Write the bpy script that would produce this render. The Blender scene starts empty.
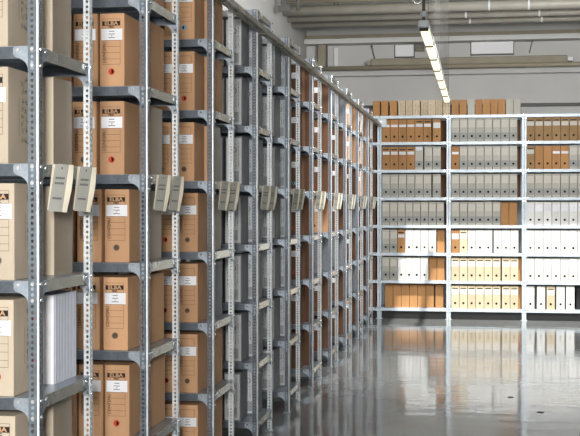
import bpy, bmesh, math, random
from mathutils import Vector, Matrix
random.seed(7)
SC = bpy.context.scene
COL = SC.collection

# ---------------------------------------------------------------- dimensions
D = 1.4643            # racks stand at x = -D, along the aisle (y)
Z1, PITCH, DEP = 3.777, 1.3135, 0.5634
L0, STEP = 0.1555, 0.395
LEV = [L0 + STEP * k for k in range(7)] + [2.903]
TOP = 2.902
YB = 16.911           # front of the back shelving
BAYS = [(-2.425, -1.4364), (-1.4364, -0.4523), (-0.4523, 0.6007), (0.6007, 1.655)]
EYE = 1.5864
CEIL = 4.35
WALLY = 17.56
ORD = ['first', 'second', 'third', 'fourth', 'fifth', 'sixth', 'seventh', 'eighth', 'ninth', 'tenth']

# ---------------------------------------------------------------- materials
def nodes(name):
    m = bpy.data.materials.new(name); m.use_nodes = True
    nt = m.node_tree
    return m, nt, nt.nodes['Principled BSDF']

def mat(name, col, rough=0.6, metal=0.0, noise=0.0, scale=20.0, bump=0.0, stretch=(1, 1, 1), spec=0.4, tint=None):
    m, nt, b = nodes(name)
    b.inputs['Roughness'].default_value = rough
    b.inputs['Metallic'].default_value = metal
    b.inputs['Specular IOR Level'].default_value = spec
    b.inputs['Base Color'].default_value = (*col, 1)
    if noise or bump:
        tc = nt.nodes.new('ShaderNodeTexCoord')
        oi = nt.nodes.new('ShaderNodeObjectInfo')
        ad = nt.nodes.new('ShaderNodeVectorMath'); ad.operation = 'MULTIPLY_ADD'
        ad.inputs[1].default_value = (9, 7, 5)
        mp = nt.nodes.new('ShaderNodeMapping'); mp.inputs['Scale'].default_value = stretch
        nt.links.new(oi.outputs['Random'], ad.inputs[0])
        nt.links.new(tc.outputs['Object'], ad.inputs[2])
        nt.links.new(ad.outputs[0], mp.inputs['Vector'])
        n = nt.nodes.new('ShaderNodeTexNoise'); n.inputs['Scale'].default_value = scale
        n.inputs['Detail'].default_value = 4
        nt.links.new(mp.outputs[0], n.inputs['Vector'])
        if noise:
            r = nt.nodes.new('ShaderNodeValToRGB')
            a, c = [max(0, x * (1 - noise)) for x in col], [x * (1 + noise) for x in col]
            r.color_ramp.elements[0].position = 0.3; r.color_ramp.elements[0].color = (*a, 1)
            r.color_ramp.elements[1].position = 0.7; r.color_ramp.elements[1].color = (*c, 1)
            nt.links.new(n.outputs['Fac'], r.inputs['Fac'])
            # small change of brightness from one object to the next
            mv = nt.nodes.new('ShaderNodeMapRange')
            mv.inputs['To Min'].default_value = 0.88; mv.inputs['To Max'].default_value = 1.1
            nt.links.new(oi.outputs['Random'], mv.inputs['Value'])
            mx = nt.nodes.new('ShaderNodeVectorMath'); mx.operation = 'SCALE'
            nt.links.new(r.outputs['Color'], mx.inputs[0]); nt.links.new(mv.outputs[0], mx.inputs['Scale'])
            nt.links.new(mx.outputs[0], b.inputs['Base Color'])
        if bump:
            bp = nt.nodes.new('ShaderNodeBump'); bp.inputs['Strength'].default_value = bump
            bp.inputs['Distance'].default_value = 0.01
            nt.links.new(n.outputs['Fac'], bp.inputs['Height']); nt.links.new(bp.outputs[0], b.inputs['Normal'])
    return m

def s(r, g, b):       # sRGB 0-255 -> linear
    f = lambda v: ((v / 255 + 0.055) / 1.055) ** 2.4 if v > 10 else v / 255 / 12.92
    return (f(r), f(g), f(b))

def galvanised(name, col, rough, metal):
    m, nt, b = nodes(name)
    tc = nt.nodes.new('ShaderNodeTexCoord')
    v = nt.nodes.new('ShaderNodeTexVoronoi'); v.inputs['Scale'].default_value = 70
    n = nt.nodes.new('ShaderNodeTexNoise'); n.inputs['Scale'].default_value = 9; n.inputs['Detail'].default_value = 5
    nt.links.new(tc.outputs['Object'], v.inputs['Vector']); nt.links.new(tc.outputs['Object'], n.inputs['Vector'])
    mx = nt.nodes.new('ShaderNodeMath'); mx.operation = 'MULTIPLY_ADD'; mx.inputs[1].default_value = 0.35
    nt.links.new(v.outputs['Distance'], mx.inputs[0]); nt.links.new(n.outputs['Fac'], mx.inputs[2])
    r = nt.nodes.new('ShaderNodeValToRGB')
    r.color_ramp.elements[0].position = 0.3; r.color_ramp.elements[0].color = (*[c * 0.75 for c in col], 1)
    r.color_ramp.elements[1].position = 0.95; r.color_ramp.elements[1].color = (*[min(1, c * 1.2) for c in col], 1)
    nt.links.new(mx.outputs[0], r.inputs['Fac']); nt.links.new(r.outputs['Color'], b.inputs['Base Color'])
    mr = nt.nodes.new('ShaderNodeMapRange'); mr.inputs['To Min'].default_value = rough - 0.07; mr.inputs['To Max'].default_value = rough + 0.1
    nt.links.new(n.outputs['Fac'], mr.inputs['Value']); nt.links.new(mr.outputs[0], b.inputs['Roughness'])
    b.inputs['Metallic'].default_value = metal
    return m

M = {}
M['steel'] = galvanised('galvanised_steel', (0.38, 0.43, 0.49), 0.34, 0.75)
M['steel_front'] = galvanised('galvanised_steel_painted_shade', (0.20, 0.235, 0.275), 0.30, 0.75)  # front posts: same steel, with shade put into the colour
M['steel_edge'] = galvanised('steel_corner_painted_glint', (0.86, 0.89, 0.92), 0.35, 0.35)  # highlight along the rounded bend, put into the colour
M['steel_far'] = galvanised('galvanised_steel_painted_light', (0.66, 0.70, 0.72), 0.36, 0.45)  # rear posts and top lip: same steel, light put into the colour
M['steel_dark'] = galvanised('steel_shelf_lip_painted_shade', (0.13, 0.15, 0.175), 0.38, 0.8)  # long lips of the same tray, shade coloured in
M['steel_end'] = galvanised('steel_shelf_end_painted_sheen', (0.60, 0.59, 0.53), 0.24, 0.97)  # aisle lip of the same tray, its bright reflection coloured in
M['steel_back'] = galvanised('galvanised_steel_pale', (0.60, 0.68, 0.75), 0.42, 0.15)
M['bolt'] = mat('zinc_bolt', (0.75, 0.77, 0.8), 0.25, 1.0)
M['tray'] = mat('weathered_tray_steel', (0.26, 0.24, 0.19), 0.35, 0.75, 0.4, 6)
M['brown'] = mat('brown_cardboard', s(198, 154, 116), 0.75, 0, 0.06, 14, 0.05, (1, 1, 0.3))
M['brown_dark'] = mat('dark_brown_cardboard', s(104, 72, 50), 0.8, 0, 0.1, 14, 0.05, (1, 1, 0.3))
M['orange'] = mat('orange_brown_cardboard', s(184, 136, 88), 0.75, 0, 0.1, 9, 0.04, (1, 1, 0.2))
M['beige'] = mat('beige_cardboard', s(188, 174, 155), 0.75, 0, 0.06, 10, 0.05, (1, 1, 0.3))
M['gbeige'] = mat('grey_beige_board', s(152, 138, 120), 0.5, 0, 0.1, 8, 0.03, (1, 1, 0.15))
M['grey'] = mat('dark_grey_board', s(124, 126, 132), 0.55, 0, 0.1, 25, 0.05)
M['greylight'] = mat('light_grey_print_board', s(206, 208, 211), 0.7, 0, 0.05, 30)
M['ribbed'] = mat('blue_grey_ribbed_board', s(176, 180, 190), 0.55, 0, 0.06, 20)
M['white'] = mat('white_paper', s(238, 238, 242), 0.7, 0, 0.03, 30)
M['ink'] = mat('printing_ink', s(28, 24, 22), 0.7)
M['inksoft'] = mat('soft_printing_ink', s(92, 68, 48), 0.8)
M['inkgrey'] = mat('grey_printing_ink', s(95, 95, 98), 0.8)
M['red'] = mat('red_plastic', s(190, 62, 38), 0.4)
M['blue'] = mat('blue_plastic', s(110, 170, 205), 0.4)
M['hole'] = mat('dark_hole', s(20, 16, 14), 0.9)
M['ringgrey'] = mat('grey_plastic', s(105, 95, 88), 0.5)
M['fgrey'] = mat('pale_grey_file_board', s(186, 183, 173), 0.65, 0, 0.05, 9, 0.02, (1, 1, 0.2))
M['fwhite'] = mat('white_file_board', s(228, 228, 224), 0.6, 0, 0.03, 9, 0.02)
M['ftan'] = mat('tan_file_board', s(212, 196, 166), 0.7, 0, 0.05, 12, 0.02)
M['fkhaki'] = mat('khaki_file_board', s(160, 128, 88), 0.7, 0, 0.08, 12, 0.02)
M['ftop'] = mat('pale_beige_board', s(216, 198, 170), 0.7, 0, 0.1, 30, 0.03)
M['ftopmark'] = mat('faint_print', s(184, 160, 126), 0.7)
M['gband'] = mat('grey_label_band', s(156, 157, 154), 0.6)
M['glabel'] = mat('faded_paper_label', s(206, 202, 190), 0.65)
M['khakilabel'] = mat('faded_card_label', s(205, 200, 192), 0.65)
M['wall_dim'] = mat('dark_unseen_wall', s(88, 90, 92), 0.9, 0, 0.06, 1.5, 0.02)  # unseen walls coloured dark to cut bounced light
M['wall'] = mat('painted_wall', s(196, 196, 194), 0.85, 0, 0.04, 1.5, 0.02)
M['ceil'] = mat('painted_ceiling', s(200, 199, 194), 0.85, 0, 0.05, 1.2, 0.02)
M['pipe'] = mat('pipe_paint', s(158, 154, 144), 0.5, 0.1, 0.08, 5)
M['duct'] = mat('brown_duct_paint', s(150, 142, 124), 0.6, 0.0, 0.08, 5)
M['darkgrey'] = mat('dark_grey_paint', s(92, 92, 90), 0.6)
M['panel'] = mat('pale_panel', s(226, 228, 230), 0.5)
M['tag'] = mat('paper_tag', s(170, 169, 162), 0.5, 0, 0.05, 18)
M['tagback'] = mat('paper_tag_painted_light', s(250, 242, 220), 0.5)  # light on the turned face, put into the colour; back sheet shares it
M['fit'] = mat('lamp_housing', s(188, 194, 198), 0.4, 0.0)
M['yellow'] = mat('yellow_cable', s(214, 184, 40), 0.5)
M['black'] = mat('black_rubber', s(32, 32, 34), 0.6)

def lampmat():
    m, nt, b = nodes('fluorescent_diffuser')
    b.inputs['Base Color'].default_value = (0.2, 0.2, 0.18, 1)
    n = nt.nodes.new('ShaderNodeTexNoise'); n.inputs['Scale'].default_value = 1.5
    mr = nt.nodes.new('ShaderNodeMapRange'); mr.inputs['To Min'].default_value = 1.2; mr.inputs['To Max'].default_value = 1.5
    nt.links.new(n.outputs['Fac'], mr.inputs['Value'])
    nt.links.new(mr.outputs[0], b.inputs['Emission Strength'])
    b.inputs['Emission Color'].default_value = (1.0, 0.93, 0.66, 1)
    return m
M['lamp'] = lampmat()

def floormat():
    m, nt, b = nodes('polished_grey_resin')
    tc = nt.nodes.new('ShaderNodeTexCoord')
    n = nt.nodes.new('ShaderNodeTexNoise'); n.inputs['Scale'].default_value = 0.9; n.inputs['Detail'].default_value = 8
    n.inputs['Roughness'].default_value = 0.6
    nt.links.new(tc.outputs['Object'], n.inputs['Vector'])
    r = nt.nodes.new('ShaderNodeValToRGB')
    r.color_ramp.elements[0].position = 0.3; r.color_ramp.elements[0].color = (0.22, 0.23, 0.23, 1)
    r.color_ramp.elements[1].position = 0.75; r.color_ramp.elements[1].color = (0.31, 0.32, 0.32, 1)
    nt.links.new(n.outputs['Fac'], r.inputs['Fac']); nt.links.new(r.outputs['Color'], b.inputs['Base Color'])
    mp = nt.nodes.new('ShaderNodeMapping'); mp.inputs['Scale'].default_value = (1.3, 2.6, 1)
    nt.links.new(tc.outputs['Object'], mp.inputs['Vector'])
    w = nt.nodes.new('ShaderNodeTexNoise'); w.inputs['Scale'].default_value = 1.6; w.inputs['Detail'].default_value = 3
    nt.links.new(mp.outputs[0], w.inputs['Vector'])
    bp = nt.nodes.new('ShaderNodeBump'); bp.inputs['Strength'].default_value = 0.09; bp.inputs['Distance'].default_value = 0.03
    nt.links.new(w.outputs['Fac'], bp.inputs['Height']); nt.links.new(bp.outputs[0], b.inputs['Normal'])
    mr = nt.nodes.new('ShaderNodeMapRange'); mr.inputs['To Min'].default_value = 0.05; mr.inputs['To Max'].default_value = 0.13
    nt.links.new(n.outputs['Fac'], mr.inputs['Value']); nt.links.new(mr.outputs[0], b.inputs['Roughness'])
    b.inputs['Specular IOR Level'].default_value = 0.55
    return m
M['floor'] = floormat()

# ---------------------------------------------------------------- mesh helpers
class MB:
    """collects shapes, builds one mesh"""
    def __init__(self):
        self.bm = bmesh.new(); self.mats = []
    def mi(self, m):
        if m not in self.mats: self.mats.append(m)
        return self.mats.index(m)
    def face(self, pts, m, smooth=False):
        vs = [self.bm.verts.new(p) for p in pts]
        f = self.bm.faces.new(vs); f.material_index = self.mi(m); f.smooth = smooth
        return f
    def box(self, lo, hi, m, bevel=0.0, seg=2):
        i = self.mi(m)
        r = bmesh.ops.create_cube(self.bm, size=1)
        c = [(a + b) / 2 for a, b in zip(lo, hi)]; d = [b - a for a, b in zip(lo, hi)]
        for v in r['verts']:
            v.co = Vector([c[k] + v.co[k] * d[k] for k in range(3)])
        fs = list({f for v in r['verts'] for f in v.link_faces})
        for f in fs: f.material_index = i
        if bevel:
            es = list({e for v in r['verts'] for e in v.link_edges})
            o = bmesh.ops.bevel(self.bm, geom=es, offset=bevel, segments=seg, affect='EDGES', profile=0.5)
            for f in o['faces']: f.material_index = i; f.smooth = True
        return r
    def tube(self, p, q, rad, m, n=10, caps=True, rad2=None):
        i = self.mi(m); p, q = Vector(p), Vector(q)
        z = (q - p).normalized(); x = z.orthogonal().normalized(); y = z.cross(x)
        rad2 = rad if rad2 is None else rad2
        a = [self.bm.verts.new(p + rad * (math.cos(t) * x + math.sin(t) * y)) for t in [2 * math.pi * k / n for k in range(n)]]
        b = [self.bm.verts.new(q + rad2 * (math.cos(t) * x + math.sin(t) * y)) for t in [2 * math.pi * k / n for k in range(n)]]
        for k in range(n):
            f = self.bm.faces.new((a[k], a[(k + 1) % n], b[(k + 1) % n], b[k])); f.material_index = i; f.smooth = True
        if caps:
            f = self.bm.faces.new(a[::-1]); f.material_index = i
            f = self.bm.faces.new(b); f.material_index = i
    def prism(self, poly, axis, a, b, m):
        """2D polygon (u,v) extruded from a to b along axis; the other two axes in order"""
        i = self.mi(m)
        def P(u, v, w):
            if axis == 'x': return (w, u, v)
            if axis == 'y': return (u, w, v)
            return (u, v, w)
        A = [self.bm.verts.new(P(u, v, a)) for u, v in poly]; B = [self.bm.verts.new(P(u, v, b)) for u, v in poly]
        n = len(poly)
        for k in range(n):
            f = self.bm.faces.new((A[k], A[(k + 1) % n], B[(k + 1) % n], B[k])); f.material_index = i
        f = self.bm.faces.new(A[::-1]); f.material_index = i
        f = self.bm.faces.new(B); f.material_index = i
    def mesh(self, name, weld=False):
        if weld: bmesh.ops.remove_doubles(self.bm, verts=self.bm.verts, dist=1e-5)
        bmesh.ops.recalc_face_normals(self.bm, faces=self.bm.faces)
        me = bpy.data.meshes.new(name); self.bm.to_mesh(me); self.bm.free()
        for m in self.mats: me.materials.append(M[m])
        return me

def obj(name, me, parent=None, loc=(0, 0, 0)):
    o = bpy.data.objects.new(name, me); COL.objects.link(o); o.location = loc
    if parent is not None: o.parent = parent
    return o
def thing(name, label, cat, loc=(0, 0, 0), group=None):
    o = bpy.data.objects.new(name, None); COL.objects.link(o); o.location = loc
    o.empty_display_size = 0.1
    tag(o, label, cat, group); return o
def tag(o, label, cat, group=None):
    o['label'] = label; o['category'] = cat
    if group: o['group'] = group
    return o
def copy_tree(o, parent=None):
    c = o.copy(); COL.objects.link(c)
    if parent is not None: c.parent = parent
    for ch in list(o.children): copy_tree(ch, c)
    return c
def struct(name, me, loc=(0, 0, 0)):
    o = obj(name, me, None, loc); o['kind'] = 'structure'; return o

def text_faces(mb, txt, size, m, place, bold=0.0):
    """letters as flat faces; place maps (u,v) to a point"""
    cu = bpy.data.curves.new('t', 'FONT'); cu.body = txt; cu.size = size; cu.align_x = 'CENTER'; cu.align_y = 'CENTER'
    cu.offset = bold; cu.resolution_u = 2
    o = bpy.data.objects.new('t', cu); COL.objects.link(o)
    dg = bpy.context.evaluated_depsgraph_get(); dg.update()
    me = bpy.data.meshes.new_from_object(o.evaluated_get(dg))
    i = mb.mi(m)
    vs = [mb.bm.verts.new(place(v.co.x, v.co.y)) for v in me.vertices]
    for p in me.polygons:
        try:
            f = mb.bm.faces.new([vs[k] for k in p.vertices]); f.material_index = i
        except ValueError: pass
    bpy.data.objects.remove(o); bpy.data.curves.remove(cu); bpy.data.meshes.remove(me)

# ---------------------------------------------------------------- shelving parts
def upright_mesh(sx, sy, pale=False, holes=True):
    """slotted angle post: outer corner at the origin, flanges along sx*x and sy*y"""
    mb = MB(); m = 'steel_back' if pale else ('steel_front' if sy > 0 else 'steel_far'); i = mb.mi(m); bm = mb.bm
    R, W, p = 0.006, (0.029 if pale else 0.037), 0.02
    n = int((TOP - (0.015 if pale else 0)) / p)
    half = p / 2
    rows = [k * half for k in range(2 * n + 1)]
    # rounded corner
    arc = []
    for k in range(5):
        t = math.pi / 2 * k / 4
        arc.append((R - R * math.sin(t), R - R * math.cos(t)))       # from (R,0) to (0,R)
    for a, b in zip(arc, arc[1:]):
        for z0, z1 in zip(rows, rows[1:]):
            f = bm.faces.new([bm.verts.new((sx * u, sy * v, z)) for u, v, z in ((a[0], a[1], z0), (b[0], b[1], z0), (b[0], b[1], z1), (a[0], a[1], z1))])
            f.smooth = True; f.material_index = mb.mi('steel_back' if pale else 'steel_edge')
    rh, c = 0.0057, (R + W) / 2 + 0.001
    for fl in (0, 1):
        P = (lambda u, z: (sx * u, 0, z)) if fl == 0 else (lambda u, z: (0, sy * u, z))
        for k in range(n):
            z0 = k * p; zm = z0 + half; z1 = z0 + p
            if not holes:
                for a, b in ((z0, zm), (zm, z1)):
                    bm.faces.new([bm.verts.new(P(u, z)) for u, z in ((R, a), (W, a), (W, b), (R, b))])
                continue
            out = [(W, zm), (W, z1), (c, z1), (R, z1), (R, zm), (R, z0), (c, z0), (W, z0)]
            inn = [(c + rh * math.cos(t), zm + rh * 1.1 * math.sin(t)) for t in [math.pi / 4 * q for q in range(8)]]
            for q in range(8):
                bm.faces.new([bm.verts.new(P(*w)) for w in (out[q], out[(q + 1) % 8], inn[(q + 1) % 8], inn[q])])
    bmesh.ops.remove_doubles(bm, verts=bm.verts, dist=1e-5)
    bmesh.ops.recalc_face_normals(bm, faces=bm.faces)
    # normals outward from the corner
    f0 = max(bm.faces, key=lambda f: f.calc_center_median().dot(Vector((sx, 0, 0))))
    flip = f0.normal.dot(Vector((0, sy, 0))) > 0
    if flip: bmesh.ops.reverse_faces(bm, faces=bm.faces)
    bmesh.ops.solidify(bm, geom=bm.faces[:], thickness=0.0025)
    return mb.mesh('upright')

def tray_mesh(W, dep, pale=False, top=False):
    m = 'steel_back' if pale else 'steel'
    mb = MB(); t = 0.0015; h = 0.042; fr = m if pale else ('steel_far' if top else 'steel_dark'); en = m if pale else 'steel_end'  # top lip takes the paler steel: ceiling light coloured in
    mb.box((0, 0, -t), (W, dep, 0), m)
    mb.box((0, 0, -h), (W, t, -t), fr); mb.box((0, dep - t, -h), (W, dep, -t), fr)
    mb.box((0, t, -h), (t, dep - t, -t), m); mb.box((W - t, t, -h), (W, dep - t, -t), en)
    # inward returns and a stiffener below
    mb.box((t, t, -h), (W - t, 0.014, -h + t), m); mb.box((t, dep - 0.014, -h), (W - t, dep - t, -h + t), m)
    mb.box((W * 0.02, dep / 2 - 0.03, -0.024), (W * 0.98, dep / 2 + 0.03, -t), m)
    return mb.mesh('shelf_tray', weld=True)

def gusset_poly():
    p = [(0.002, 0.0), (0.083, 0.0), (0.09, -0.006), (0.09, -0.026), (0.086, -0.034)]
    for k in range(7):                      # concave sweep down to the post
        t = k / 6
        a = Vector((0.08, -0.038)); b = Vector((0.043, -0.046)); c = Vector((0.037, -0.078))
        q = a * (1 - t) ** 2 + b * 2 * t * (1 - t) + c * t * t
        p.append((q.x, q.y))
    p += [(0.034, -0.08), (0.002, -0.08)]
    return p

def gusset_mesh(kind, sx, sy, pale=False):
    """kind 'f': lies in a y-plane, reaches along sx*x;  'a': lies in an x-plane, reaches along sy*y. Origin: outer corner of the post."""
    m = 'steel_back' if pale else 'steel'
    mb = MB(); P = gusset_poly(); a, b = 0.0027, 0.0047
    bolts = [(0.0205, -0.011), (0.0205, -0.066), (0.072, -0.014)]
    if pale: P = [(u * 0.72, v * 0.8) for u, v in P]; bolts = [(u * 0.72, v * 0.8) for u, v in bolts]
    if kind == 'f':
        mb.prism([(sx * u, v) for u, v in P], 'y', sy * a, sy * b, m)
        for k, (u, v) in enumerate(bolts):
            o = -0.006 if k < 2 else -0.002
            mb.tube((sx * u, sy * o, v), (sx * u, sy * 0.012, v), 0.0068, 'bolt', 8)
    else:
        mb.prism([(sy * u, v) for u, v in P], 'x', sx * a, sx * b, m)
        for k, (u, v) in enumerate(bolts):
            o = -0.006 if k < 2 else -0.002
            mb.tube((sx * o, sy * u, v), (sx * 0.012, sy * u, v), 0.0068, 'bolt', 8)
    return mb.mesh('gusset_plate')

def foot_mesh(sx, sy, pale=False):
    mb = MB(); m = 'steel_back' if pale else 'steel'
    ov = -0.001 if pale else 0.008
    mb.box((min(-sx * ov, sx * .048), min(-sy * .008, sy * .048), -0.004), (max(-sx * ov, sx * .048), max(-sy * .008, sy * .048), 0.0), m, 0.001, 1)
    mb.tube((sx * 0.03, sy * 0.03, 0.0), (sx * 0.03, sy * 0.03, 0.012), 0.007, 'bolt', 8)
    return mb.mesh('foot_plate')

CACHE = {}
def cached(key, fn, *a):
    if key not in CACHE: CACHE[key] = fn(*a)
    return CACHE[key]

def shelving(label, x0, x1, y0, pale, gussets, group, holed):
    """one bolted unit between x0 and x1, front at y0"""
    t = thing('shelving_unit', label, 'shelving', (x1, y0, 0), group)
    W = x1 - x0
    for (px, sx) in ((0, -1), (-W, 1)):
        for (py, sy) in ((0, 1), (DEP, -1)):
            h = holed(px, py)
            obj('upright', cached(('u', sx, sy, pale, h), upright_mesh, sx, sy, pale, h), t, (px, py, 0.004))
            obj('foot_plate', cached(('ft', sx, sy, pale), foot_mesh, sx, sy, pale), t, (px, py, 0.004))
    for z in LEV:
        tp = z == LEV[-1]
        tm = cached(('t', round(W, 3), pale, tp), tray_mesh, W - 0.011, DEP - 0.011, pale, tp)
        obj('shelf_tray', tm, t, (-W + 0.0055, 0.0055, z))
        for (kind, px, sx, py, sy) in gussets:
            obj('gusset_plate', cached(('g', kind, sx, sy, pale), gusset_mesh, kind, sx, sy, pale), t, (px if px <= 0 and px != -9 else -W, py, z))
    return t

RW = 1.0
RACKY = [Z1 + PITCH * k for k in range(10)]
RLOOK = ['holding beige boxes', 'holding brown boxes with black name plates', 'holding plain brown boxes', 'holding dark grey boxes', 'holding grey boxes further along',
         'holding dark brown boxes', 'holding brown boxes over grey ones', 'holding brown and grey boxes', 'with sunlit boxes near its top', 'nearest the back wall shelving']
for k, y in enumerate(RACKY):
    shelving('galvanised perforated steel shelving unit, %s down the aisle, %s' % (ORD[k], RLOOK[k]), -D - RW, -D, y, False,
             [('f', 0, -1, 0, 1), ('a', 0, -1, 0, 1), ('a', 0, -1, DEP, -1), ('f', 0, -1, DEP, -1)], 'steel shelving units along the aisle',
             lambda px, py: px == 0)
BLOOK = ['half hidden in the corner behind the aisle racks', 'first bay in full view, brown boxes on its lowest shelf', 'middle bay with tan files low down', 'last bay, khaki files on its uppermost shelf']
back_units = {}
for k, (a, b) in enumerate(BAYS):
    back_units[k] = shelving('pale steel back wall shelving, %s' % BLOOK[k], a, b - 0.001, YB, True,
             [('f', 0, -1, 0, 1), ('f', -9, 1, 0, 1)], 'steel shelving along the back wall', lambda px, py: False)

for k, (a, b) in enumerate(BAYS):
    q = MB(); q.box((-(b - a) + 0.036, 0.035, 0.0), (-0.036, 0.037, 0.108), 'black'); obj('base_strip', q.mesh('base_strip'), back_units[k])  # black strip set back under the lowest shelf

# ---------------------------------------------------------------- archive boxes on the aisle racks
BW, BD, BH = 0.114, 0.24, 0.329
SHELFWORD = ['lowest shelf', 'sixth shelf from top', 'fifth shelf from top', 'fourth shelf from top', 'third shelf from top', 'second shelf from top', 'uppermost shelf']

def bulged_body(w, d, h, m, bulge=0.004, bevel=0.003, front=None):
    """front at y=0, x from -w to 0, z from 0"""
    mb = MB(); bm = mb.bm
    mb.box((-w, 0, 0), (0, d, h), m, bevel, 2)
    bmesh.ops.subdivide_edges(bm, edges=[e for e in bm.edges if e.calc_length() > 0.05], cuts=5, use_grid_fill=True)
    for v in bm.verts:
        ty = max(0, 1 - ((v.co.y - d / 2) / (d / 2)) ** 2); tz = max(0, 1 - ((v.co.z - h / 2) / (h / 2)) ** 2)
        tx = max(0, 1 - ((v.co.x + w / 2) / (w / 2)) ** 2)
        if v.co.x > -0.001: v.co.x += bulge * ty * tz
        if v.co.x < -w + 0.001: v.co.x -= bulge * 0.3 * ty * tz
        if v.co.y < 0.001: v.co.y -= 0.0015 * tx * tz
    if front:
        j = mb.mi(front)
        for f in bm.faces:
            if f.normal.y < -0.9 or f.calc_center_median().y < 0.001: f.material_index = j
    return mb.mesh('body')

FY = -0.0022
def rect(mb, u0, v0, u1, v1, m, y=FY):
    mb.face([(u0, y, v0), (u1, y, v0), (u1, y, v1), (u0, y, v1)], m)
def frame(mb, u0, v0, u1, v1, m, t=0.0012, y=FY):
    rect(mb, u0, v0, u1, v0 + t, m, y); rect(mb, u0, v1 - t, u1, v1, m, y)
    rect(mb, u0, v0 + t, u0 + t, v1 - t, m, y); rect(mb, u1 - t, v0 + t, u1, v1 - t, m, y)

def brand_panel():
    mb = MB(); c = -BW / 2 - 0.003
    frame(mb, c - 0.042, BH - 0.07, c + 0.042, BH - 0.025, 'inksoft')
    rect(mb, c - 0.041, BH - 0.056, c + 0.041, BH - 0.036, 'ink', FY - 0.0003)
    text_faces(mb, 'ELBA', 0.0225, 'brown', lambda u, v: (c + u * 1.25, FY - 0.0006, BH - 0.0463 + v), 0.0006)
    text_faces(mb, 'TRIC', 0.0125, 'ink', lambda u, v: (c + u, FY - 0.0003, BH - 0.0625 + v), 0.0006)
    return mb.mesh('brand_panel')
def brand_frame():
    mb = MB(); c = -BW / 2 - 0.003
    frame(mb, c - 0.042, BH - 0.07, c + 0.042, BH - 0.025, 'inksoft', 0.0018)
    return mb.mesh('printed_frame')
def address_label():
    mb = MB(); c = -BW / 2
    mb.box((c - 0.049, FY - 0.0009, BH - 0.121), (c + 0.049, FY - 0.0004, BH - 0.07), 'white')
    return mb.mesh('address_label')
def typed_lines():
    mb = MB(); c = -BW / 2; r = random.Random(3)
    for v, w in ((-0.084, 0.012), (-0.096, 0.014), (-0.104, 0.003), (-0.112, 0.016)):
        u = c - w
        while u < c + w:
            l = r.uniform(0.002, 0.005)
            rect(mb, u, BH + v, min(u + l, c + w), BH + v + 0.0042, 'inkgrey', FY - 0.0012); u += l + 0.0011
    return mb.mesh('typed_lines')
def printed_grid():
    mb = MB(); c = -BW / 2 - 0.003; a, b = c - 0.042, c + 0.042
    zs = [BH - 0.123, BH - 0.15, BH - 0.178, BH - 0.206, BH - 0.23]
    for z in zs: rect(mb, a, z, b, z + 0.0013, 'inksoft')
    rect(mb, b - 0.0012, zs[-1], b, zs[0], 'inksoft')
    for z in zs[1:]: rect(mb, a + 0.018, z + 0.006, a + 0.0188, z + 0.018, 'inksoft')
    text_faces(mb, 'CONTENU', 0.019, 'inksoft', lambda u, v: (a + 0.009 - v, FY, (zs[0] + zs[-1]) / 2 + u), 0.0004)
    return mb.mesh('printed_grid')
def finger_hole(kind):
    mb = MB(); c = -BW / 2 - 0.002; z = BH - 0.262; n = 20
    ring = {'red': 'red', 'blue': 'blue', 'dark': 'ringgrey'}[kind]
    pts = [(math.cos(2 * math.pi * q / n), math.sin(2 * math.pi * q / n)) for q in range(n)]
    R = 0.0145
    for q in range(n):
        p, p2 = pts[q], pts[(q + 1) % n]
        mb.face([(c + R * p[0], FY - 0.002, z + R * p[1]), (c + R * p2[0], FY - 0.002, z + R * p2[1]), (c + R * .72 * p2[0], FY - 0.0012, z + R * .72 * p2[1]), (c + R * .72 * p[0], FY - 0.0012, z + R * .72 * p[1])], ring, True)
        mb.face([(c + R * p[0], FY - 0.002, z + R * p[1]), (c + R * p2[0], FY - 0.002, z + R * p2[1]), (c + R * p2[0], 0.001, z + R * p2[1]), (c + R * p[0], 0.001, z + R * p[1])], ring, True)
    hs = [(c + R * .72 * p[0], FY - 0.0011, z + R * .72 * p[1]) for p in pts]
    # one half shows the coloured plug, the other the dark hole
    if kind == 'dark': mb.face(hs, 'inksoft')
    else:
        rt = [h for h in hs if h[0] >= c - 0.001] if kind == 'red' else [h for h in hs if h[0] <= c + 0.001]
        lf = [h for h in hs if h[0] <= c + 0.001] if kind == 'red' else [h for h in hs if h[0] >= c - 0.001]
        cen = lambda L: sorted(L, key=lambda h: math.atan2(h[2] - z, h[0] - sum(x[0] for x in L) / len(L)))
        mb.face(cen(rt), 'hole'); mb.face(cen(lf), ring)
    return mb.mesh('finger_hole')
def grey_print():
    mb = MB(); r = random.Random(5); c = -BW / 2
    mb.box((-BW + 0.006, FY - 0.0006, 0.012), (-0.006, FY, BH - 0.012), 'greylight')
    y = FY - 0.001
    for k in range(9):                       # bars near the foot
        rect(mb, c - 0.034, 0.03 + k * 0.0075, c + 0.034, 0.0335 + k * 0.0075, 'inkgrey', y)
    for cu in range(5):                      # lines of writing running upwards
        u = c - 0.038 + cu * 0.017; z = 0.125
        while z < BH - 0.05:
            l = r.uniform(0.006, 0.02)
            rect(mb, u, z, u + r.uniform(0.002, 0.004), z + l, 'inkgrey', y); z += l + r.uniform(0.004, 0.012)
    for k in range(16):                      # a ring mark
        t0, t1 = 2 * math.pi * k / 16, 2 * math.pi * (k + .8) / 16; R = 0.02; cz = BH - 0.09
        mb.face([(c + R * math.cos(t0), y - .0003, cz + R * math.sin(t0)), (c + R * math.cos(t1), y - .0003, cz + R * math.sin(t1)),
                 (c + .75 * R * math.cos(t1), y - .0003, cz + .75 * R * math.sin(t1)), (c + .75 * R * math.cos(t0), y - .0003, cz + .75 * R * math.sin(t0))], 'inkgrey')
    return mb.mesh('printed_front')
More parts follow.
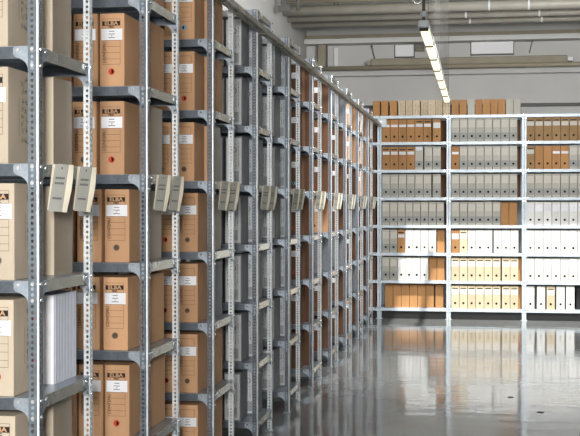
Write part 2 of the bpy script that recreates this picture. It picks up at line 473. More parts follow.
def side_print():
    """hand-like printing up the side that faces the aisle"""
    mb = MB(); r = random.Random(11); x = 0.0045
    def st(y, z, dy, dz, m='inkgrey'):
        mb.face([(x, y, z), (x, y + dy, z), (x, y + dy, z + dz), (x, y, z + dz)], m)
    st(0.086, 0.10, 0.0022, 0.13)
    for col in range(2):
        z = 0.075
        while z < 0.29:
            y = 0.112 + col * 0.03
            for q in range(4):
                st(y + r.uniform(-.008, .014), z + r.uniform(0, .012), r.uniform(.003, .012), r.uniform(.0015, .004))
                st(y + r.uniform(-.008, .014), z + r.uniform(0, .012), r.uniform(.0015, .003), r.uniform(.006, .016))
            z += r.uniform(0.02, 0.045)
    return mb.mesh('side_printing')
def side_stripes():
    mb = MB(); x = 0.0043
    for z in (0.09, 0.24):
        mb.face([(x, 0.15, z), (x, 0.18, z + 0.008), (x, 0.176, z + 0.028), (x, 0.152, z + 0.02)], 'red')
    return mb.mesh('red_stripe')

def slip():
    mb = MB(); mb.box((-0.1, FY - 0.0022, BH - 0.15), (-0.075, FY - 0.0012, BH + 0.004), 'white')
    return mb.mesh('paper_slip')

def lid_flap(m):
    mb = MB(); mb.box((-BW - 0.001, -0.003, BH - 0.03), (0.001, 0.03, BH + 0.001), m, 0.001, 1); return mb.mesh('lid_flap')
def make_box(kind, hole):
    t = thing('archive_box', 'x', 'box')
    body = {'elba': ('brown', None), 'plain': ('brown', None), 'brown_dark': ('brown_dark', None), 'beige': ('beige', None), 'grey': ('grey', 'grey'), 'bare_plain': ('brown', None), 'bare_brown_dark': ('brown_dark', None), 'bare_grey': ('grey', None)}[kind]
    obj('body', cached(('b', kind), bulged_body, BW, BD, BH, body[0], 0.0035, 0.003, body[1]), t)
    if kind.startswith('bare'):
        obj('lid_flap', cached('lf' + kind, lid_flap, body[0]), t); return t
    if kind == 'grey':
        obj('printed_front', cached('gp', grey_print), t); return t
    obj('brand_panel' if kind in ('elba', 'beige') else 'printed_frame', cached('bp', brand_panel) if kind in ('elba', 'beige') else cached('bf', brand_frame), t)
    l = obj('address_label', cached('al', address_label), t); obj('typed_lines', cached('tl', typed_lines), l)
    obj('printed_grid', cached('pg', printed_grid), t)
    obj('finger_hole', cached(('fh', hole), finger_hole, hole), t)
    if kind == 'beige':
        obj('side_printing', cached('sp', side_print), t)
    return t
PROTO = {}
def place_box(kind, hole, loc, label, used=set()):
    key = (kind, hole)
    if key not in PROTO: PROTO[key] = make_box(kind, hole); o = PROTO[key]
    else: o = copy_tree(PROTO[key])
    o.location = loc; tag(o, label, 'box', 'archive boxes on the aisle racks')
    return o

# rear-row files with a rounded spine
def rounded_file(m, front, w=0.125, d=0.235, h=0.325, rib=False):
    mb = MB()
    R = 0.055
    pts = [(-w, 0), (0, 0), (0.003, d - R)]
    for k in range(1, 9):
        t = math.pi / 2 * k / 8
        pts.append((-R + R * math.cos(t) + 0.003 * (1 - k / 8), d - R + R * math.sin(t)))
    pts.append((-w, d))
    if rib:
        pts = [(-w, 0), (0, 0)]
        for k in range(14):
            y0 = 0.004 + k * (d - 0.008) / 14; g = (d - 0.008) / 14
            pts += [(0.0, y0), (0.004, y0 + g * .25), (0.004, y0 + g * .75)]
        pts += [(0, d), (-w, d)]
    mb.prism(pts, 'z', 0, h, m)
    for f in mb.bm.faces:
        if abs(f.normal.z) < 0.5 and not rib and f.calc_center_median().y > d - R - 0.001 and f.calc_center_median().x > -w + 0.01: f.smooth = True
    return mb.mesh('body')
def front_board(m, w=0.125, h=0.325):
    mb = MB(); mb.box((-w + 0.001, -0.004, 0.0), (-0.0005, 0.0, h - 0.002), m, 0.001, 1)
    return mb.mesh('front_board')
def make_rfile(side, front, rib):
    t = thing('rounded_file', 'x', 'file box')
    obj('body', cached(('rf', side, rib), rounded_file, side, front, 0.125, 0.235, 0.325, rib), t)
    obj('front_board', cached(('fb', front), front_board, front), t)
    return t

# camera projection, used only to leave out boxes the photograph shows nothing of
F, YAW = 1181.5, 0.1602
def imx(x, y):
    c, q = math.cos(YAW), math.sin(YAW)
    return 290 + F * (x * c + y * q) / (-x * q + y * c)
def imy(x, y, z):
    c, q = math.cos(YAW), math.sin(YAW)
    return 207.8 - F * (z - EYE) / (-x * q + y * c)

rnd = random.Random(21)
def kind_at(r, k):          # what the aisle-end boxes of rack r, level k look like
    if r == 0: return 'beige'
    if r == 1: return 'elba'
    if r == 2: return 'plain'
    if r in (3, 4): return 'grey'
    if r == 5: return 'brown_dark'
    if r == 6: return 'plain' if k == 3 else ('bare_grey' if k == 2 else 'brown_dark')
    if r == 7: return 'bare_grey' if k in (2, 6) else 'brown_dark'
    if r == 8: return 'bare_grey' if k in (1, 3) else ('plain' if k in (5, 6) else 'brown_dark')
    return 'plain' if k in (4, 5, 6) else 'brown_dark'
COLW = {'elba': 'brown', 'plain': 'brown', 'brown_dark': 'dark brown', 'beige': 'beige', 'grey': 'dark grey', 'bare_grey': 'plain grey'}
HOLES = ['red', 'dark', 'dark', 'blue', 'red', 'dark', 'red']
for r, y in enumerate(RACKY):
    vis = 0 - 30 if r == 0 else imx(-D - 0.065, RACKY[r - 1] + 0.5) - 12
    for k in range(7):
        z = LEV[k] + 0.0005
        if imy(-D, y, z + BH) > 445 or imy(-D, y, z) < -12: continue
        # front row, from the aisle inwards
        xr = -D - (0.110 if k in (5, 6, 4) else 0.088 if k == 3 else 0.092) - rnd.uniform(0, 0.006)
        if r >= 3: xr = -D - 0.108 - rnd.uniform(0, 0.012)
        for i in range(4):
            if imx(xr, y + 0.01) < vis: break
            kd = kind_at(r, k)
            hole = HOLES[(k * 3 + i * 2 + r) % 7]
            if r == 1: hole = {(5, 0): 'red', (6, 0): 'red', (4, 0): 'red', (3, 0): 'dark', (2, 0): 'dark', (1, 0): 'red'}.get((k, i), hole)
            if r == 2: hole = {(6, 0): 'blue', (5, 0): 'red', (4, 0): 'dark', (3, 0): 'dark', (2, 0): 'dark', (2, 1): 'red'}.get((k, i), hole)
            where = ['end box by the aisle', 'second box from the aisle', 'third box from the aisle', 'fourth box from the aisle'][i]
            o = place_box(kd, hole, (xr, y + 0.012 + rnd.uniform(0, 0.012), z), '%s %s, %s, %s rack down the aisle' % (COLW[kd], where, SHELFWORD[k], ORD[r]))
            if r == 0 and i == 0 and k == 2: obj('red_stripe', side_stripes(), o)
            if r == 2 and i == 1 and k == 5: obj('paper_slip', slip(), o)
            xr -= BW + (0.0065 if k not in (2, 3, 4) else 0.014) + rnd.uniform(0, 0.004)
        # rear row
        yb = y + 0.278
        if r == 0: yb = y + 0.315
        if imy(-D, yb, z + BH) > 442 or imy(-D, yb, z) < -6: continue
        xb = -D - 0.062 - rnd.uniform(0, 0.006)
        rf = None
        if r == 0: rf = ('ribbed', 'white', True) if k == 2 else ('gbeige', 'beige', False)
        elif r == 1 and k in (3, 4): rf = ('gbeige', 'brown', False)
        elif r == 2 and k in (3, 4): rf = ('gbeige', 'brown', False)
        tail = '%s, %s rack down the aisle' % (SHELFWORD[k], ORD[r])
        if rf:
            if rf not in PROTO: PROTO[rf] = make_rfile(*rf); o = PROTO[rf]
            else: o = copy_tree(PROTO[rf])
            o.location = (xb, yb, z)
            look = {'ribbed': 'blue grey ribbed file with white front', 'gbeige': ('grey rounded file with %s front' % ('beige' if rf[1] == 'beige' else 'brown'))}[rf[0]]
            tag(o, '%s, %s' % (look, tail), 'file box', 'rounded files in the rear rows')
        else:
            kd = kind_at(r, k)
            if kd == 'bare_grey': pass
            elif kd in ('elba', 'plain', 'brown_dark'): kd = 'bare_brown_dark' if kd == 'brown_dark' else 'bare_plain'
            if r == 2 and k == 2: kd = 'grey'
            place_box(kd, 'dark', (xb, yb, z), '%s box of the rear row, %s' % (COLW.get(kd, COLW[kd.replace('bare_', '')]), tail))

# ---------------------------------------------------------------- paper tags on the third shelf from top... one pair per rack
def tag_sheets():
    """origin: top edge on the shelf lip; the sheet hangs down, turned a little to the viewer"""
    w, h = 0.09, 0.16
    ob = []
    mb = MB(); N = 8
    def sheet(mbx, off0, off1, m, curl):
        g = []
        for j in range(N + 1):
            v = j / N; row = []
            for q in range(5):
                u = q / 4
                x = off0 + (off1 - off0) * v + curl * (v ** 2) * (u - .3) + 0.004 * math.sin(v * 4)
                row.append((x, (u - 0.5) * w - 0.03 * v * 0.6, -v * h))
            g.append(row)
        for j in range(N):
            for q in range(4):
                mbx.face([g[j][q], g[j][q + 1], g[j + 1][q + 1], g[j + 1][q]], m, True)
        return g
    def fold(u, v, lift=0.0):      # vertical fold: wide face, then a narrow face turned back
        x = 0.003 + (0.025 * u / 0.66 if u < 0.66 else 0.025 + 0.010 * (u - 0.66) / 0.34 * (0.4 + 0.6 * math.sin(min(1, v * 1.1) * 3.0))) + 0.018 * (1 - v) + lift
        return (x, (u - 0.5) * w - 0.02 * v, -v * h - 0.006 * u * v)
    for off, sh in ((0.0, 1.0), (-0.9, 0.93)):
        US = [0, 0.2, 0.4, 0.66, 0.84, 1.0]
        for a, b in zip(US, US[1:]):
            for j in range(N):
                q = [fold(a, j / N), fold(b, j / N), fold(b, (j + 1) / N), fold(a, (j + 1) / N)]
                if off: q = [(p[0] * 0.45, p[1] * sh - 0.008 * (-p[2] / h), p[2] * 0.97) for p in q]
                mb.face(q, 'tag' if b <= 0.66 and not off else 'tagback', True)
    mb.box((-0.05, -0.012, 0.0), (0.032, 0.012, 0.0015), 'tag')
    me = mb.mesh('sheet', weld=True)
    rows = []
    for v, n in ((0.06, 1), (0.27, 5), (0.38, 5), (0.70, 5)):
        tb = MB()
        for q in range(n):
            u0 = 0.10 + q * 0.09 if n > 1 else 0.3; u1 = u0 + 0.07
            tb.face([fold(u0, v, .0012), fold(u1, v, .0012), fold(u1, v + .045, .0012), fold(u0, v + .045, .0012)], 'inkgrey')
        rows.append(tb.mesh('printed_line'))
    return me, rows
tme, tpr = tag_sheets()
first = None
for r, y in enumerate(RACKY):
    for i, fr in enumerate((0.135, 0.385)):
        if first is None:
            o = thing('hanging_paper_tag', 'x', 'tag'); obj('sheet', tme, o); [obj('printed_line', q, o) for q in tpr]; first = o
        else: o = copy_tree(first)
        o.location = (-D + 0.0075, y + fr, LEV[4] + 0.0005)
        o.rotation_euler = (0, 0, math.radians(-3 + 2 * ((r + i) % 3)))
        tag(o, '%s folded paper tag hanging from the shelf end, %s rack down the aisle' % (('nearer', 'farther')[i], ORD[r]), 'tag', 'paper tags hanging on the rack ends')

# ---------------------------------------------------------------- cable tray along the tops of the aisle racks
t = thing('cable_tray', 'long narrow steel cable tray running above the aisle along the rack tops', 'cable tray', (-D, 3.0, 2.748))
mb = MB(); y1 = YB - 3.0 - 0.02
def crail(x, s_):
    m = MB(); poly = [(x, 0), (x + s_ * 0.016, 0), (x + s_ * 0.016, 0.004), (x + s_ * 0.004, 0.004), (x + s_ * 0.004, 0.028), (x + s_ * 0.012, 0.028), (x + s_ * 0.012, 0.031), (x, 0.031)]
    m.prism(poly, 'y', 0, y1, 'tray'); return m.mesh('side_rail')
obj('side_rail', crail(0.006, 1), t); obj('side_rail', crail(0.062, -1), t)
me = None
for k in range(40):
    if me is None:
        m = MB(); m.box((0.011, -0.012, 0.004), (0.057, 0.012, 0.01), 'tray', 0.002, 1); me = m.mesh('rung')
    obj('rung', me, t, (0, 0.15 + k * 0.34, 0))
def cable(x, z, rad, m, ph):
    c = MB(); n = 60; ps = [(x + 0.004 * math.sin(ph + i * .5), y1 * i / n, z + 0.002 * math.sin(ph * 2 + i * .9)) for i in range(n + 1)]
    for p, q in zip(ps, ps[1:]): c.tube(p, q, rad, m, 7, False)
    return c.mesh('cable', weld=True)
obj('cable', cable(0.03, 0.018, 0.006, 'black', 0), t); obj('cable', cable(0.044, 0.018, 0.005, 'tray', 2), t)
m = MB(); ps = [(0.04 + 0.008 * math.sin(i), 2.4 + i * 0.05, 0.026 + 0.012 * math.sin(i * 1.3)) for i in range(9)]
for p, q in zip(ps, ps[1:]): m.tube(p, q, 0.007, 'yellow', 7, False)
o = obj('cable', m.mesh('yellow_cable', weld=True), t); o['label'] = 'short yellow cable'
mm = None
for k in range(10):
    for fr in (0.03, DEP - 0.03):
        if mm is None:
            m = MB(); m.box((0.0005, -0.014, -0.004), (0.062, 0.014, 0.0), 'tray'); m.box((0.0005, -0.014, 0.0), (0.004, 0.014, 0.05), 'tray'); mm = m.mesh('tray_bracket', weld=True)
        obj('tray_bracket', mm, t, (0, RACKY[k] + fr - 3.0, 0))
m = MB(); m.box((0.0, y1 - 0.004, -0.005), (0.13, y1 + 0.012, 0.11), 'steel_back', 0.002, 1); m.tube((0.06, y1 - 0.03, 0.07), (0.06, y1 + 0.01, 0.07), 0.02, 'bolt', 10)
o = obj('end_clamp', m.mesh('end_clamp'), t)

# ---------------------------------------------------------------- back shelving contents
FD = 0.27
FT = {  # body, header, label (z0,z1 below top, material), band, hole
    'bl': ('orange', False, (0.075, 0.11, 'white'), False, True),
    'bh': ('orange', True, (0.065, 0.11, 'white'), False, True),
    'bL': ('orange', False, (0.05, 0.13, 'white'), False, True),
    'bn': ('orange', False, None, False, True),
    'bp': ('orange', False, None, False, False),
    'g': ('fgrey', False, (0.03, 0.13, 'glabel'), True, True),
    'gw': ('fgrey', True, (0.0, 0.055, 'white'), True, True),
    'w': ('fwhite', False, (0.03, 0.13, 'white'), False, True),
    't': ('ftan', True, (0.05, 0.12, 'white'), False, True),
    'k': ('fkhaki', True, (0.055, 0.115, 'khakilabel'), False, True),
    'x': ('black', False, None, False, False),  # black block added for an empty, dark stretch of shelf
    'p': ('ftop', False, None, 'marks', False),
    'bd': ('brown_dark', False, None, False, False),
    'q': ('fgrey', False, None, False, False),
}
FWORD = {'bl': 'brown file with narrow white label', 'bh': 'brown file with dark header', 'bL': 'brown file with large white label', 'bn': 'brown unlabelled file with finger hole',
         'bp': 'plain brown box file', 'g': 'grey box file', 'gw': 'grey file with white top label', 'w': 'white box file', 't': 'tan box file', 'k': 'khaki box file', 'x': 'black block added in dark gap'}
def fbody(m, w, h, d):
    b = MB(); b.box((0, 0, 0), (w, d, h), m, 0.0025, 2); return b.mesh('body')
def fpart(kind, w, h, a=None):
    b = MB(); c = w / 2; y = -0.0006
    if kind == 'header':
        b.box((0.016, y, h - 0.045), (w - 0.016, 0.0, h - 0.03), 'ink')
        return b.mesh('header_print')
    if kind == 'label':
        z0, z1, m = a; b.box((0.008, y - 0.0006, h - z1), (w - 0.008, 0.0, h - z0), m)
        return b.mesh('label')
    if kind == 'marks':
        r = random.Random(4 + a)
        for q in (a,):
            zz = 0.02
            while zz < h - 0.03:
                l = r.uniform(0.008, 0.02); u = w * (0.28 + 0.4 * q)
                rect(b, u, zz, u + r.uniform(0.006, 0.016), zz + l, 'ftopmark', -0.0006); zz += l + r.uniform(0.006, 0.02)
        return b.mesh('printed_line')
    if kind == 'band':
        b.box((0.004, y, 0.035), (w - 0.004, 0.0, 0.125), 'gband'); return b.mesh('label_band')
    b.tube((c, -0.003, 0.078), (c, 0.002, 0.078), 0.016, 'hole', 14); return b.mesh('finger_hole')
def make_file(ft, w, h, d):
    body, hd, lb, band, hole = FT[ft]
    t = thing('box_file', 'x', 'file')
    obj('body', cached(('fbody', body, w, h, d), fbody, body, w, h, d), t)
    if hd: obj('header_print', cached(('hd', w, h), fpart, 'header', w, h), t)
    if lb: obj('label', cached(('lb', w, h, lb), fpart, 'label', w, h, lb), t)
    if band == 'marks':
        for q in (0, 1): obj('printed_line', cached(('mk', w, h, q), fpart, 'marks', w, h, q), t)
    elif band: obj('label_band', cached(('bd', w, h), fpart, 'band', w, h), t)
    if hole: obj('finger_hole', cached(('hl', w, h), fpart, 'hole', w, h), t)
    return t
def place_file(ft, w, h, d, loc, label, group):
    key = ('file', ft, w, h, d)
    if key not in PROTO: PROTO[key] = make_file(ft, w, h, d); o = PROTO[key]
    else: o = copy_tree(PROTO[key])
    o.location = loc; tag(o, label, 'file', group); return o

ROWS = {  # bay: rows from the top; '_' small gap, '.' wide gap; upper case suffix r = set back
    1: ['bl bl bl bl bh bh _ bL', 'bh bh bh bh gw _ g g', 'g g g g g g _ g', 'g g g g g g g g', 'g g bh w w w w - bpr', 'g g w w w w - bpr bpr', '~ bpr bpr bpr bpr bpr bpr _ bpr'],
    2: ['g g g g g g g g', 'bl g g g g g g g', 'g g g g g g g g', 'g g g g g g bpr bpr', 'bL t w w w _ w w w', 't t t t t t _ t t bprs', 't t t t t t _ t t bprs'],
    3: ['k k k k k k k', 'k bn bn bl bl g g', 'g g g g g g g', 'w w w w w w w', 'w w w w w w w', 'w w w w w w w', 'w . w _ t _ w _ w . xr'],
}
for bay, rows in ROWS.items():
    x0 = BAYS[bay][0] + (0.031 if bay == 3 else 0.037)
    for q, row in enumerate(rows):
        k = 6 - q; x = x0; n = 0
        items = row.split()
        tight = bay == 1 and q in (3, 4, 5)
        w = 0.1055 if tight else (0.1105 if bay == 2 else 0.1125)
        for it in items:
            if it == '_': x += 0.016; continue
            if it == '.': x += 0.03; continue
            if it == '-': x += 0.006; continue
            if it == '~': x += 0.035; continue
            slim = it.endswith('s'); it = it.rstrip('s'); back = it.endswith('r'); ft = it[:-1] if back else it
            h = 0.332 + rnd.uniform(-0.004, 0.004)
            h = 0.329 if ft[0] in 'gk' else 0.325
            wq = 0.048 if slim else w
            place_file(ft, wq, h, FD, (x, YB + (0.125 if back else 0.03) + rnd.uniform(0, 0.006), LEV[k] + 0.0005),
                       '%s, %s from left, %s, %s back bay' % (FWORD[ft], ORD[n], SHELFWORD[k], ORD[bay - 1]), 'box files on the back shelving')
            n += 1; x += wq + 0.0052
for bay, qs in ((1, (0, 1, 2, 3)), (2, (0, 1, 2))):  # dark blocks added to paint shade into the end gaps
    for q in qs:
        k = 6 - q
        place_file('bd', 0.13, 0.325, 0.2, (BAYS[bay][1] - 0.045 - 0.13, YB + 0.335, LEV[k] + 0.0005),
                   'dark block added as shade in right end gap, %s, %s back bay' % (SHELFWORD[k], ORD[bay - 1]), 'blocks added as shade behind the front row')
# hidden corner bay: the strip of dark brown boxes that shows past the last rack
for k in range(7):
    place_file('bd', 0.1145, 0.33, FD, (BAYS[0][1] - 0.172, YB + 0.07, LEV[k] + 0.0005), 'dark brown box file, %s, corner bay behind last rack' % SHELFWORD[k], 'box files in the corner bay')
# the row lying on top
px = [(372.7, 'tb'), (381, 'tb'), (390, 'tb'), (398.3, 'p'), (405.8, 'p'), (413.2, 'p'), (421.2, 'p'), (428.6, 'p'), (435.9, 'p'), (443.5, 'p'),
      (452.1, 'tb'), (460, 'tb'), (468, 'q'), (475.6, 'tb'), (483.2, 'tb'), (490.7, 'tb'), (498.2, 'tb'), (505.9, 'q'), (513.3, 'q')]
for n, (u, ty) in enumerate(px):
    x = -1.4364 + (u - 379.3) * 0.01408
    place_file('bp' if ty == 'tb' else ty, 0.0985, 0.216, 0.30, (x, YB + 0.015 + rnd.uniform(0, .01), LEV[7] + 0.0005),
               '%s box lying on top of the back shelving, %s' % ({'tb': 'orange brown', 'p': 'pale beige', 'q': 'pale grey'}[ty],
               ('%s from left' % ORD[n]) if n < 10 else ('%s from the row\'s right end' % ORD[18 - n])), 'boxes on top of the back shelving')

# ---------------------------------------------------------------- the room
X0, X1, Y0 = -D - RW - 0.12, 5.2, -4.0
def slab(lo, hi, m):
    b = MB(); b.box(lo, hi, m); return b.mesh('slab')
struct('floor', slab((X0, Y0, -0.1), (X1, WALLY, 0), 'floor'))
struct('wall_back', slab((X0 - .1, WALLY, -0.1), (X1 + .1, WALLY + 0.15, CEIL + 0.1), 'wall'))
struct('wall_left', slab((X0 - 0.15, Y0, -0.1), (X0, WALLY, CEIL + 0.1), 'wall'))  # mostly unseen, set close to block light into the rack gaps
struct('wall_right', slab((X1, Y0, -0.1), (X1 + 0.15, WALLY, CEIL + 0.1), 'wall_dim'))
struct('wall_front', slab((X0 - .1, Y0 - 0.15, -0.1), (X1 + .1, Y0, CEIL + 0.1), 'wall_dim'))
HOLES_C = [(-0.66, 3.6, 12.9, 14.98), (-1.80, -1.22, 12.75, 14.25)]
b = MB()
xs = sorted({X0, X1, *[h[0] for h in HOLES_C], *[h[1] for h in HOLES_C]}); ys = sorted({Y0, WALLY, *[h[2] for h in HOLES_C], *[h[3] for h in HOLES_C]})
for xa, xb in zip(xs, xs[1:]):
    for ya, yb in zip(ys, ys[1:]):
        cx, cy = (xa + xb) / 2, (ya + yb) / 2
        if any(h[0] < cx < h[1] and h[2] < cy < h[3] for h in HOLES_C): continue
        b.box((xa, ya, CEIL), (xb, yb, CEIL + 0.1), 'ceil')
struct('ceiling', b.mesh('ceiling', weld=True))

# pipes and ledges overhead (z from image row, at a chosen depth)
def zrow(row, y): return EYE + (207.8 - row) * y / F
def pipe(label, row, y, d, xa=X0 + 0.002, xb=X1 - 0.002, m='pipe', name='ceiling_pipe', flanges=()):
    z = zrow(row, y)
    t = thing(name, label, 'pipe', (0, y, z), 'pipes under the ceiling')
    a = MB(); a.tube((xa, 0, 0), (xb, 0, 0), d / 2, m, 20); obj('pipe_run', a.mesh('pipe_run'), t)
    for fx in flanges:
        a = MB(); a.tube((fx - 0.012, 0, 0), (fx + 0.012, 0, 0), d / 2 + 0.004, 'panel', 20); obj('pipe_collar', a.mesh('pipe_collar'), t)
    for hx in (-1.9, 0.9, 3.4):
        a = MB(); a.tube((hx, 0, d / 2 - 0.004), (hx, 0, CEIL - z), 0.005, 'darkgrey', 6); obj('hanger_rod', a.mesh('hanger_rod'), t)
    return t
pipe('thick pale ceiling pipe, uppermost and nearest of the three', 8.7, 15.4, 0.128, flanges=(0.1, 0.6))
pipe('middle pipe of three under the ceiling, slimmer than the top one', 17.2, 15.8, 0.082, flanges=(-0.2, 0.75))
pipe('lowest slim pipe of three crossing under the ceiling', 23.2, 16.15, 0.074, flanges=(-0.15, 0.8))
pipe('thin dark pipe highest under the ceiling, cut by the frame', 0.0, 15.25, 0.04, m='duct')

def bar(name, label, xa, xb, row0, row1, y0, y1, m, cat='duct', cap=None, bevel=0.004, kind=None):
    """box on the back wall; rows are its top and bottom edges in front"""
    t = MB(); t.box((xa, y0, zrow(row1, y0)), (xb, y1, zrow(row0, y0)), m, bevel, 2)
    o = obj(name, t.mesh(name))
    if kind: o['kind'] = kind
    else: tag(o, label, cat)
    return o
bar('trim_1', '', X0 + .002, X1 - .002, 37.5, 42.5, 17.30, WALLY - .001, 'wall', kind='structure')
bar('trim_2', '', X0 + .002, X1 - .002, 34.0, 37.4, 17.42, WALLY - .001, 'duct', kind='structure')
bar('trim_3', '', X0 + .002, X1 - .002, 69.8, 75.5, 17.44, WALLY - .001, 'wall', kind='structure')
t = thing('wall_duct', 'brownish rectangular duct on the back wall above the shelving', 'duct', (0, 17.32, 0))
a = MB(); a.box((-1.60, 0, zrow(65.5, 17.3)), (1.22, 0.2, zrow(58.5, 17.3)), 'duct', 0.012, 2); obj('duct_body', a.mesh('duct_body'), t)
a = MB(); a.box((-1.66, 0.03, zrow(64.5, 17.3)), (-1.60, 0.17, zrow(60, 17.3)), 'pipe', 0.006, 2); obj('end_cap', a.mesh('end_cap'), t)
a = MB(); a.box((1.22, 0.03, zrow(64, 17.3)), (1.30, 0.17, zrow(60, 17.3)), 'panel', 0.006, 2); obj('end_cap', a.mesh('end_cap'), t)
t = thing('wall_pipe', 'dark pipe along the back wall just under the brownish duct', 'pipe', (0, 17.33, zrow(67.7, 17.33)))
a = MB(); a.tube((-2.3, 0, 0), (X1 - .002, 0, 0), 0.032, 'duct', 16); obj('pipe_run', a.mesh('pipe_run'), t)
for hx in (-2.0, 0.0, 2.0, 4.0):
    a = MB(); a.tube((hx, 0, 0), (hx, 0.229, 0), 0.008, 'darkgrey', 8); obj('wall_bracket', a.mesh('wall_bracket'), t)
t = thing('wall_mounted_conduit', 'dark grey conduit on the back wall, level with boxes atop the shelving', 'conduit', (0, 17.5, zrow(106.8, 17.5)))
a = MB(); a.box((X0 + .002, 0, -0.02), (X1 - .002, 0.059, 0.02), 'darkgrey', 0.006, 2); obj('conduit_cover', a.mesh('conduit_cover'), t)
a = MB(); a.box((X0 + .002, -0.012, 0.02), (X1 - .002, 0.059, 0.03), 'wall', 0.002, 1); obj('conduit_ledge', a.mesh('conduit_ledge'), t)

def latx(px, y): # lateral position of an image column at depth y
    lo, hi = -6, 6
    for _ in range(50):
        mid = (lo + hi) / 2
        if imx(mid, y) < px: lo = mid
        else: hi = mid
    return lo
def wallbox(name, label, c0, c1, r0, r1, dep, m, cat, frame_m=None):
    y = WALLY - dep
    t = thing(name, label, cat, (latx((c0 + c1) / 2, y), y, zrow((r0 + r1) / 2, y)))
    w = (latx(c1, y) - latx(c0, y)) / 2; h = (zrow(r0, y) - zrow(r1, y)) / 2
    a = MB(); a.box((-w, 0, -h), (w, dep - .001, h), m, 0.003, 1); obj('panel_face', a.mesh('panel_face'), t)
    if frame_m:
        a = MB(); a.box((-w - .012, 0.012, -h - .014), (w + .012, dep - .002, h + .004), frame_m, 0.002, 1); obj('panel_frame', a.mesh('panel_frame'), t)
    return t
wallbox('wall_panel', 'pale rectangular wall panel beside the small dark vent', 395, 413.5, 45.5, 57, 0.06, 'panel', 'panel', 'darkgrey')
wallbox('wall_panel', 'pale wall panel right of the hanging lamp row', 471, 513, 44, 56, 0.06, 'panel', 'panel', 'darkgrey')
v = wallbox('wall_vent', 'small dark square vent on the back wall left of the lamps', 415, 423.5, 45, 51.5, 0.05, 'darkgrey', 'vent', 'duct')
for k in range(4):
    a = MB(); a.box((-0.05, -0.008, -0.036 + k * 0.02), (0.05, 0.0, -0.028 + k * 0.02), 'duct'); obj('vent_slat', a.mesh('vent_slat'), v)
wallbox('wall_strip', 'narrow white vertical strip on the back wall near the riser', 334, 338, 47, 65, 0.03, 'panel', 'strip')
wallbox('wall_post', 'grey vertical post against the back wall, near end of the duct', 318, 325.5, 43.5, 66, 0.16, 'duct', 'post', 'darkgrey')
def wirething(name, label, p, q, rad, cat):
    mid = Vector(p); t = thing(name, label, cat, p)
    a = MB(); a.tube((0, 0, 0), Vector(q) - mid, rad, 'darkgrey', 6); obj('wire_run', a.mesh('wire_run'), t)
    a = MB(); a.tube(Vector(q) - mid, Vector(q) - mid + Vector((0, 0.05, 0)), rad * 2.2, 'darkgrey', 8); obj('wire_clip', a.mesh('wire_clip'), t)
y = WALLY - 0.045
wirething('loose_wire', 'thin slanted dark wire on the back wall, left of the pale panels', (latx(375, y), y, zrow(60, y)), (latx(371.5, y), y, zrow(46, y)), 0.008, 'wire')
wirething('loose_wire', 'thin slanted dark wire on the back wall, right of the pale panels', (latx(529, y), y, zrow(56, y)), (latx(532, y), y, zrow(44, y)), 0.008, 'wire')
# ceiling fittings at the very top
t = thing('ceiling_vent', 'dark square vent in the ceiling above the cable tray', 'vent', (latx(284, 16.0), 16.0, CEIL))
z = zrow(6, 14.6)
t.location = (latx(284, 14.6), 14.6, z)
a = MB(); a.box((-0.08, 0, -0.04), (0.08, 0.02, 0.04), 'darkgrey', 0.003, 1); obj('vent_face', a.mesh('vent_face'), t)
a = MB(); a.box((-0.03, 0.02, -0.02), (0.03, 0.08, CEIL - z), 'darkgrey', 0.004, 1); obj('vent_box', a.mesh('vent_box'), t)
t = thing('drop_rod', 'dark short rod dropping from the ceiling beside the square vent', 'rod', (latx(298, 14.6), 14.6, zrow(8.5, 14.6)))
a = MB(); a.tube((0, 0, 0), (0, 0, CEIL - zrow(8.5, 14.6)), 0.022, 'darkgrey', 10); obj('rod_tube', a.mesh('rod_tube'), t)

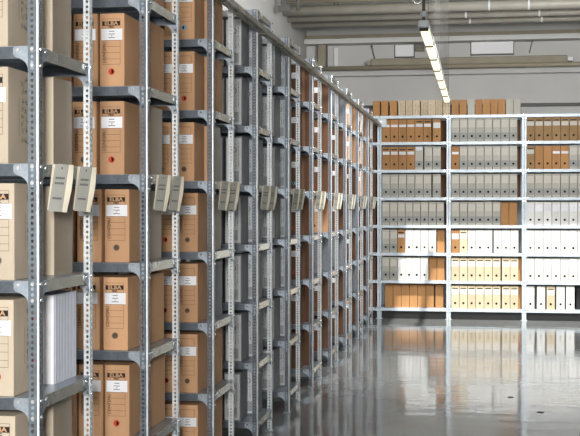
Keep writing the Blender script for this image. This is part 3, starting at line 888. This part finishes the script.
# ---------------------------------------------------------------- the hanging row of fluorescent lamps
LX, LZ = -0.438, 2.985
ends = [9.20, 10.14, 11.06, 11.97, 12.88, 13.79, 14.70, 15.61]
GL = 'fluorescent lamps hung end to end over the aisle'
for k, (ya, yb) in enumerate(zip(ends, ends[1:])):
    lab = 'cream glowing tube lamp hanging over the aisle, %s of the row from the near end' % ORD[k]
    t = thing('hanging_tube_lamp', lab, 'lamp', (LX, ya, LZ), GL)
    L = yb - ya
    a = MB(); a.prism([(-0.035, 0.0), (-0.03, -0.022), (0.03, -0.022), (0.035, 0.0), (0.035, 0.008), (-0.035, 0.008)], 'y', 0.018, L - 0.018, 'lamp')
    obj('diffuser', a.mesh('diffuser'), t)
    a = MB(); a.prism([(-0.046, 0.008), (0.046, 0.008), (0.036, 0.055), (-0.036, 0.055)], 'y', 0.004, L - 0.004, 'fit'); obj('housing', a.mesh('housing'), t)
    for e in ((0.0005, 0.0175), (L - 0.0175, L - 0.0005)):
        a = MB(); a.prism([(-0.04, 0.01), (-0.034, -0.03), (0.034, -0.03), (0.04, 0.01)], 'y', e[0], e[1], 'black'); obj('end_cap', a.mesh('end_cap'), t)
    for wx, wy in ((0.03, 0.08), (0.022, L - 0.12)):
        a = MB(); a.tube((wx, wy, 0.045), (wx, wy, CEIL - LZ), 0.0022, 'darkgrey', 6); obj('suspension_wire', a.mesh('suspension_wire'), t)
    if k == 0:
        a = MB(); a.box((-0.042, -0.05, -0.01), (0.042, 0.0, 0.05), 'fit', 0.012, 3); obj('connector_block', a.mesh('connector_block'), t)
        a = MB(); a.tube((0, -0.03, 0.04), (0, -0.03, CEIL - LZ), 0.012, 'darkgrey', 10); obj('suspension_rod', a.mesh('suspension_rod'), t)
        a = MB()
        bmesh.ops.create_uvsphere(a.bm, u_segments=16, v_segments=10, radius=0.026, matrix=Matrix.Translation((0, -0.03, 0.095))); a.mi('fit')
        for f in a.bm.faces: f.smooth = True
        obj('rod_joint', a.mesh('rod_joint'), t)
        a = MB(); R = 0.038; N = 24
        pts = [(-0.048 + R * math.cos(2 * math.pi * i / N), -0.035, 0.215 + R * math.sin(2 * math.pi * i / N)) for i in range(N)]
        for i in range(N): a.tube(pts[i], pts[(i + 1) % N], 0.007, 'bolt', 8, False)
        a.tube((-0.012, -0.035, 0.215), (0.0, -0.03, 0.215), 0.007, 'bolt', 8)
        obj('hanging_ring', a.mesh('hanging_ring', weld=True), t)

# small dark scuffs on the floor
for (u, v, w, lab) in ((511, 397.5, 0.028, 'dark flake on the grey floor, the larger and farther of two'), (541, 412.5, 0.026, 'dark flake on the grey floor, nearer and further right of two')):
    yy = EYE * F / (v - 207.8); yy = yy / math.cos(YAW) + 0.0
    xx = latx(u, yy)
    for _ in range(5):
        c, q = math.cos(YAW), math.sin(YAW); dd = -xx * q + yy * c; want = EYE * F / (v - 207.8); yy += (want - dd); xx = latx(u, yy)
    a = MB(); r = random.Random(int(u)); n = 14
    pts = [(w * 1.15 * math.cos(2 * math.pi * i / n) * r.uniform(.75, 1.1), w * 1.5 * math.sin(2 * math.pi * i / n) * r.uniform(.7, 1.1)) for i in range(n)]
    a.prism(pts, 'z', 0.0003, 0.002, 'black')
    tag(obj('floor_flake', a.mesh('floor_flake'), None, (xx, yy, 0)), lab, 'debris')

# ---------------------------------------------------------------- light
def area(name, loc, target, size, power, col=(1, 1, 1), sy=None):
    l = bpy.data.lights.new(name, 'AREA'); l.energy = power; l.color = col; l.size = size
    if sy: l.shape = 'RECTANGLE'; l.size_y = sy
    o = bpy.data.objects.new(name, l); COL.objects.link(o); o.location = loc
    o.rotation_euler = (Vector(target) - Vector(loc)).to_track_quat('-Z', 'Y').to_euler(); return o
area('lamp_behind_viewer', (0.05, -1.2, 2.1), (-1.5, 6.5, 1.5), 0.5, 390, (1.0, 0.98, 0.95))
area('added_fill_far', (0.6, 10.0, 3.7), (-0.1, 17.5, 3.2), 1.4, 260, (1, 0.98, 0.95))  # unseen lamp added to brighten the back wall and upper files
sun = bpy.data.lights.new('sun', 'SUN'); sun.energy = 5.2; sun.angle = math.radians(1.2); sun.color = (1.0, 0.97, 0.9)
so = bpy.data.objects.new('sun', sun); COL.objects.link(so)
e = math.radians(57)
so.rotation_euler = Vector((-0.13 * math.sin(e), math.cos(e), -math.sin(e))).to_track_quat('-Z', 'Y').to_euler()
so.location = (0, 10, 9)
w = bpy.data.worlds.new('sky'); SC.world = w; w.use_nodes = True
bg = w.node_tree.nodes['Background']; bg.inputs[0].default_value = (0.75, 0.87, 1.0, 1); bg.inputs[1].default_value = 1.0

# ---------------------------------------------------------------- camera
cam = bpy.data.cameras.new('camera'); cam.sensor_width = 36; cam.lens = F / 580 * 36; cam.clip_start = 0.05
co = bpy.data.objects.new('camera', cam); COL.objects.link(co)
co.location = (0, 0, EYE); co.rotation_euler = (math.pi / 2 - 0.0086, 0, YAW)
SC.camera = co
SC.view_settings.view_transform = 'Standard'
SC.view_settings.look = 'None'
SC.view_settings.exposure = 0.0
